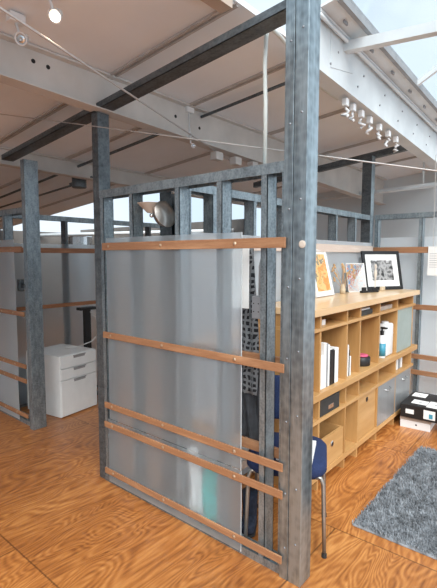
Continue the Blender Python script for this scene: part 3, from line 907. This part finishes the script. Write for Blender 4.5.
# socket box and conduit
jb = thing('outlet_box', 'grey metal outlet box screwed to a stud beside the frosted sheet', 'outlet box', (-1.24, 1.77, 1.24))
MB().box(-1.262, -1.209, 1.752, 1.80, 1.245, 1.355, .003).build('box_body', M_['screw'], jb)
mb = MB(); mb.box(-1.292, -1.2625, 1.772, 1.776, 1.235, 1.262); mb.box(-1.292, -1.2625, 1.772, 1.776, 1.332, 1.362); mb.box(-1.292, -1.284, 1.772, 1.776, 1.262, 1.332)
mb.box(-1.268, -1.2625, 1.772, 1.776, 1.262, 1.332)
mb.build('bracket', M_['steel_dark'], jb)
for qx, qz in ((-1.25, 1.28), (-1.222, 1.28), (-1.25, 1.32), (-1.222, 1.32)):
    MB().tube([(qx, 1.7515, qz), (qx, 1.753, qz)], .0035, 8).build('screw_hole', M_['black'], jb)
tag(MB().tube([(-1.24, 1.79, 1.357), (-1.24, 1.79, 1.50), (-1.225, 1.80, 1.58), (-1.222, 1.80, 1.9)], .007, 8).build('flexible_conduit', M_['grey'], smooth=True), 'thin grey conduit rising from the outlet box', 'conduit')
pts = [(-1.262, 1.857, 1.985), (-1.262, 1.857, 2.3), (-1.268, 1.857, 2.48), (-1.262, 1.857, 2.60), (-1.266, 1.875, 2.655), (-1.28, 1.93, 2.683), (-1.295, 2.02, 2.69), (-1.32, 2.13, 2.695), (-1.37, 2.3, 2.70), (-1.425, 2.45, 2.69), (-1.425, 2.8, 2.66), (-1.425, 3.0, 2.655)]
tag(MB().tube(pts, .0105, 10).build('white_conduit', M_['conduit'], smooth=True), 'white pipe rising from the partition top and bending along the girder', 'pipe')

# lamp clamped behind the studs
lp = thing('clamp_lamp', 'brushed metal clamp lamp with round dome on the panel wall studs', 'lamp', (-1.97, 1.80, 1.66))
Mx = Matrix.Translation((-1.975, 1.80, 1.785)) @ Matrix.Rotation(R_(75), 4, 'Y')
MB().lathe([(.020, -.005), (.045, .0), (.068, .018), (.080, .05), (.080, .054), (.066, .022), (.040, .006)], Mx, 26, False).build('dome_shade', M_['satin'], lp, True)
MB().lathe([(.077, .046), (.05, .06), (.02, .066), (.0, .067)], Mx, 26, False).build('dome_cover', M_['satin'], lp, True)
MB().tube([(-2.04, 1.80, 1.795), (-1.975, 1.80, 1.785)], .006, 8).build('lamp_arm', M_['chrome'], lp)
MB().lathe([(.0, -.014), (.012, -.008), (.014, 0), (.012, .008), (.0, .014)], Matrix.Translation((-2.045, 1.80, 1.796)), 12).build('joint', M_['chrome'], lp, True)
MB().lathe([(.020, 0), (.075, .055), (.078, .058), (.074, .058), (.019, .004)], Matrix.Translation((-2.055, 1.80, 1.812)), 24, False).build('cone_shade', M_['shade'], lp, True)
MB().tube([(-1.94, 1.80, 1.79), (-1.94, 1.86, 1.77), (-1.96, 1.872, 1.74)], .008, 8).build('clamp', M_['steel_dark'], lp)

# =================================================================== CABINET (left)
cb = thing('drawer_cabinet', 'white metal three drawer cabinet on the floor beside the left post', 'cabinet', (-3.775, 2.165, 0), R_(9))
# local: +x front, +y along width, origin at near front bottom corner
cw, cd, chh = .45, .52, .60
MB().box(-cd, -.018, 0, cw, .004, chh, .003).build('cabinet_body', M_['cabinet'], cb, local=True)
for z0, z1 in ((.480, .592), (.368, .472), (.015, .360)):
    d = MB().box(-.0175, 0, .004, cw - .004, z0, z1, .002).build('drawer', M_['cabinet'], cb, local=True)
    h = MB(); h.box(.0, .012, cw / 2 - .075, cw / 2 + .075, z1 - .010, z1 - .002, .001); h.box(.0, .003, cw / 2 - .07, cw / 2 + .07, z1 - .03, z1 - .010)
    h.build('handle', M_['grey'], d, local=True)
mb = MB()
mb.box(-cd + .02, -.04, .02, cw - .02, 0, .004)
mb.build('plinth', M_['grey'], cb, local=True)
dl = thing('desk_leg', 'black column of a standing desk behind the drawer cabinet', 'desk leg', (-4.17, 2.72, 0))
MB().box(-.025, .025, -.035, .035, .03, .97, .003).build('column', M_['black'], dl, local=True)
MB().box(-.045, .045, -.10, .10, .97, 1.0, .003).build('top_bracket', M_['black'], dl, local=True)
MB().box(-.035, .035, -.045, .25, 0, .03, .003).build('foot_bar', M_['black'], dl, local=True)
tag(MB().tube([(-4.135, 2.74, .95), (-4.08, 2.80, .85), (-4.06, 2.80, .72), (-4.05, 2.70, .64), (-4.06, 2.55, .609), (-4.1, 2.42, .607)], .005, 8).build('power_cable', M_['white'], smooth=True), 'white cable drooping onto the drawer cabinet', 'cable')
# white carton behind left partition
tag(MB().box(-4.80, -4.52, 2.02, 2.3, 0, .42, .003).build('white_carton', M_['white']), 'white carton seen low behind the far left partition', 'box')
ob = thing('outlet_box', 'grey metal outlet box behind the far left partition', 'outlet box', (-4.03, 1.93, 1.22))
MB().box(-4.09, -4.03, 1.93, 1.97, 1.225, 1.335, .003).build('box_body', M_['steel_dark'], ob)
MB().box(-4.03, -3.83, 1.945, 1.95, 1.26, 1.30).build('bracket', M_['steel_dark'], ob)

# =================================================================== RUG
rg = thing('shag_rug', 'grey shaggy rug on the floor by the shelves', 'rug', (-.42, 3.02, 0))
X0, X1, Y0, Y1 = -.965, .15, 2.345, 3.69
MB().box(X0, X1, Y0, Y1, 0.0005, .012, .003).build('backing', M_['rug'], rg)
random.seed(11)
bm = bmesh.new()
N = 26000
def hair(x, y, l, w):
    a = random.uniform(0, 6.28); t = random.uniform(.3, 1.0) * l
    dx, dy = math.cos(a), math.sin(a)
    px_, py_ = -dy * w, dx * w
    z1 = .012 + l * random.uniform(.35, .85)
    v = [bm.verts.new(p) for p in ((x - px_, y - py_, .010), (x + px_, y + py_, .010), (x + dx * t * .5 + px_ * .7, y + dy * t * .5 + py_ * .7, z1), (x + dx * t * .5 - px_ * .7, y + dy * t * .5 - py_ * .7, z1), (x + dx * t, y + dy * t, z1 * .8 + .002))]
    bm.faces.new((v[0], v[1], v[2], v[3])); bm.faces.new((v[3], v[2], v[4]))
for k in range(N):
    hair(random.uniform(X0, X1), random.uniform(Y0, Y1), .026, .0028)
tmp = MB(); tmp.bm.free(); tmp.bm = bm
for v in bm.verts: v.co -= Vector(rg.location)
me = bpy.data.meshes.new('pile'); bm.to_mesh(me); bm.free(); me.materials.append(M_['rug'])
po = bpy.data.objects.new('pile', me); C.objects.link(po); po.parent = rg; po['kind'] = 'stuff'

# =================================================================== BOXES
wb = thing('shoe_box', 'flat white box on the floor, under the black box', 'box', (-1.125, 4.235, 0), R_(4))
MB().box(-.135, .115, -.16, .16, 0, .070, .002).build('box_base', M_['white'], wb, local=True)
l_ = MB().box(-.138, .118, -.163, .163, .0705, .104, .002).build('lid', M_['card'], wb, local=True); l_['label'] = 'grey-brown lid'
MB().tube([(0.0, -.1605, .04), (0.0, -.162, .04)], .008, 12).build('finger_hole', M_['black'], wb, local=True)
kb = thing('shoe_box', 'black lidded box with white labels stacked on the flat white box', 'box', (-1.09, 4.275, .105), R_(2))
MB().box(-.16, .19, -.23, .23, 0, .085, .002).build('box_base', M_['black'], kb, local=True)
MB().box(-.163, .193, -.233, .233, .0855, .118, .002).build('lid', M_['black'], kb, local=True)
for (a, b_, c, d_) in ((-.14, -.02, .06, .19), (-.09, .04, -.16, -.04), (.045, .18, -.20, -.02)):
    q = MB().box(a, b_, c, d_, .1182, .120).build('label_sheet', M_['paper'], kb, local=True)
    MB().box((a + b_) / 2 - .012, (a + b_) / 2 + .012, (c + d_) / 2 - .012, (c + d_) / 2 + .012, .1201, .1206).build('label_mark', M_['grey'], q, local=True)
MB().box(-.115, -.045, -.2345, -.2332, .04, .08).build('front_label', M_['paper'], kb, local=True)
MB().box(.035, .13, -.2345, -.2332, .02, .1).build('front_label', M_['paper'], kb, local=True)
MB().box(.08, .11, -.236, -.2346, .03, .07).build('label_mark', M_['tealp'], kb, local=True)

# (note) on the end wall
pn = thing('paper_note', 'white printed paper hanging from a cord at the right edge', 'paper', (-1.17, 4.66, 1.36))
MB().box(-1.235, -1.08, 4.70, 4.7025, 1.36, 1.645).build('sheet', M_['paper'], pn)
mb = MB()
for k in range(7): mb.box(-1.22, -1.22 + random.uniform(.06, .12), 4.6985, 4.6995, 1.44 + k * .022, 1.446 + k * .022)
mb.build('printed_lines', simple('pale_grey_ink', (.5, .5, .52), .8), pn)
MB().tube([(-1.19, 4.701, 1.645), (-1.20, 4.701, 2.53)], .003, 6).build('cord', M_['wire'], pn)

# =================================================================== OVERHEAD WIRES, RODS, LIGHTS
def sag(p0, p1, s, n=14):
    p0, p1 = Vector(p0), Vector(p1)
    return [p0.lerp(p1, k / n) - Vector((0, 0, s * 4 * (k / n) * (1 - k / n))) for k in range(n + 1)]
P0, P1 = Vector((-1.745, .8, 2.478)), Vector((-2.672, 3.44, 2.432))
tag(MB().tube([P0 - (P1 - P0) * .2, P0.lerp(P1, .5), P1], .0055, 8).build('tension_wire', M_['wire'], smooth=True), 'thick pale wire crossing down from the top left corner', 'wire')
P0, P1 = Vector((-2.407, 1.70, 2.361)), Vector((-1.119, 1.95, 2.055))
tag(MB().tube([P0 - (P1 - P0) * .85, P0, P1, P0 + (P1 - P0) * 2], .0032, 6).build('tension_wire', M_['wire'], smooth=True), 'thin pale wire running the whole width and passing behind the near post', 'wire')

rz_ = lambda x: 2.752 + .0905 * (x + 1.717)
tag(MB().tube([(-6.9, 2.74, rz_(-6.9)), (-2.512, 2.74, rz_(-2.512))], .014, 8).build('steel_conduit', M_['steel_dark'], smooth=True), 'long dark conduit under the ceiling, left of the roof girder', 'conduit')
tag(MB().tube([(-2.488, 2.74, rz_(-2.488)), (-1.45, 2.74, rz_(-1.45))], .012, 8).build('steel_conduit', M_['steel_dark'], smooth=True), 'short dark conduit under the ceiling, right of the roof girder', 'conduit')
tag(MB().tube([(-6.9, 2.95, rz_(-6.9) - .03), (-4.62, 2.95, rz_(-4.62) - .09)], .012, 8).build('steel_conduit', M_['steel_dark'], smooth=True), 'lower dark conduit ending at the round junction box', 'conduit')
cbx = thing('conduit_bracket', 'dark bracket fixing the ceiling conduit to the roof girder', 'bracket', (-2.6, 2.74, 2.6))
MB().box(-2.72, -2.516, 2.70, 2.785, rz_(-2.72) - .05, rz_(-2.72) - .016, .003).build('bracket_plate', M_['steel_dark'], cbx)
rj = thing('junction_box', 'round grey junction box on the dark ceiling conduit', 'junction box', (-4.50, 2.88, 2.325))
MB().lathe([(.075, 0), (.08, .01), (.08, .12), (.05, .135)], None, 18).build('box_body', M_['steel_dark'], rj, True, local=True)
MB().tube([(-.22, .02, .07), (.22, .02, .10)], .014, 8).build('pipe_stub', M_['steel_dark'], rj, local=True)
MB().tube([(0, 0, .13), (0, 0, .145)], .03, 8).build('hanger', M_['steel_dark'], rj, local=True)

def spot(loc, aim, lit, label, sc=.85):
    t = thing('spotlight', label, 'spotlight', loc)
    q = (Vector(aim) - Vector(loc)).to_track_quat('Z', 'Y').to_matrix().to_4x4() @ Matrix.Scale(sc, 4)
    MB().lathe([(.012, -.07), (.022, -.06), (.024, -.02), (.036, .0), (.037, .006), (.030, .006), (.022, -.015)], q, 20, False).build('lamp_head', M_['white'] if not lit else M_['white'], t, True, local=True)
    MB().lathe([(.0, .002), (.015, .004), (.029, .0), (.026, -.008), (.0, -.01)], q, 20, False).build('bulb', M_['bulb'] if lit else M_['chrome'], t, True, local=True)
    up = cz(loc[0], 0) - loc[2]
    e = q @ Vector((0, 0, -.06))
    MB().tube([e, e + Vector((-.02, -.02, .02)), (e.x - .03, e.y - .03, up - .055)], .007, 8).build('arm', M_['white'], t, True, local=True)
    MB().box(e.x - .055, e.x - .005, e.y - .07, e.y + .01, up - .055, up - .012, .004).build('driver_box', M_['white'], t, local=True)
    return t
spot((-1.89, 1.11, 2.62), (-1.2, .1, 1.6), True, 'lit warm white spotlight under the ceiling at top left')
spot((-2.19, 1.10, 2.61), (-1.4, .0, 1.8), False, 'unlit white spotlight beside the lit one')
spot((-2.45, 2.60, 2.42), (-1.8, 1.5, 2.0), False, 'small far spotlight hanging below the roof girder', .5)
ld = bpy.data.lights.new('spotlight_lamp', 'SPOT'); ld.energy = 12; ld.color = (1, .72, .45); ld.spot_size = R_(120); ld.shadow_soft_size = .03
lo = bpy.data.objects.new('spotlight_lamp', ld); C.objects.link(lo); lo.location = (-1.885, 1.10, 2.615)
lo.rotation_euler = (Vector((-1.2, .1, 1.6)) - Vector(lo.location)).to_track_quat('-Z', 'Y').to_euler()
tag(MB().sbox(-2.35, -2.0, .90, .93, lambda x, y: cz(x, y) - .03, lambda x, y: cz(x, y) - .002).build('light_track', M_['black']), 'black lighting track on the ceiling at top left', 'light track')

# clips and dangling ties along the girder
random.seed(5)
hk = [(2.93, 0), (3.05, 1), (3.2, 0), (3.36, 1), (3.56, 0), (3.76, 1), (3.95, 0)]
labs = ['nearest', 'second', 'third', 'fourth', 'fifth', 'sixth', 'farthest']
for k, (y, q) in enumerate(hk):
    z = gb(0, y) - .013
    z -= .0135
    t = thing('cable_clip', '%s of the white clips with dangling ties under the white girder' % labs[k], 'clip', (-1.335, y, z - .06), 0, 'white clips under the girder')
    MB().box(-.018, .018, -.022, .022, .01, .06, .004).build('clip_block', M_['white'], t, local=True)
    pts = [(0, 0, 0)]
    for j in range(6):
        pts.append((random.uniform(-.022, .022), random.uniform(-.02, .02), -.011 * (j + 1)))
    MB().tube(pts, [.008, .010, .012, .009, .012, .010, .006], 7).build('dangling_tie', M_['white'], t, True, local=True)
for k, (y, lab) in enumerate(((2.86, 'nearest'), (3.12, 'middle'), (3.38, 'farthest'))):
    tag(MB().box(-2.50, -2.43, y, y + .09, 2.36, 2.425, .004).build('girder_bracket', M_['beige_metal']), '%s small pale bracket on the underside of the roof girder' % lab, 'bracket', 'brackets under the roof girder')

# far background
tag(MB().tube([(-3.5, 6.0, 2.38), (-1.45, 6.0, 2.44)], .03, 10).build('white_pipe', M_['white_metal'], smooth=True), 'white pipe running before the far back wall', 'pipe')
tag(MB().tube([(-1.67, 6.0, 2.467), (-1.67, 6.0, 2.80)], .012, 8).build('pipe_hanger', M_['white_metal']), 'thin hanger dropping to the white far pipe', 'hanger')
tag(MB().tube([(-9.49, 5.0, 2.02), (-5.0, 6.36, 2.02)], .035, 10).build('white_pipe', M_['white_metal'], smooth=True), 'white pipe seen far off above the left partition', 'pipe')
dr = MB(); dr.lathe([(.18, 0), (.18, 1.85), (.17, 1.86)], Matrix.Translation((-6.1, 3.9, 0)), 20)
tag(dr.build('metal_duct', M_['chrome'], smooth=False), 'silver cylindrical duct standing beyond the left partition', 'duct')
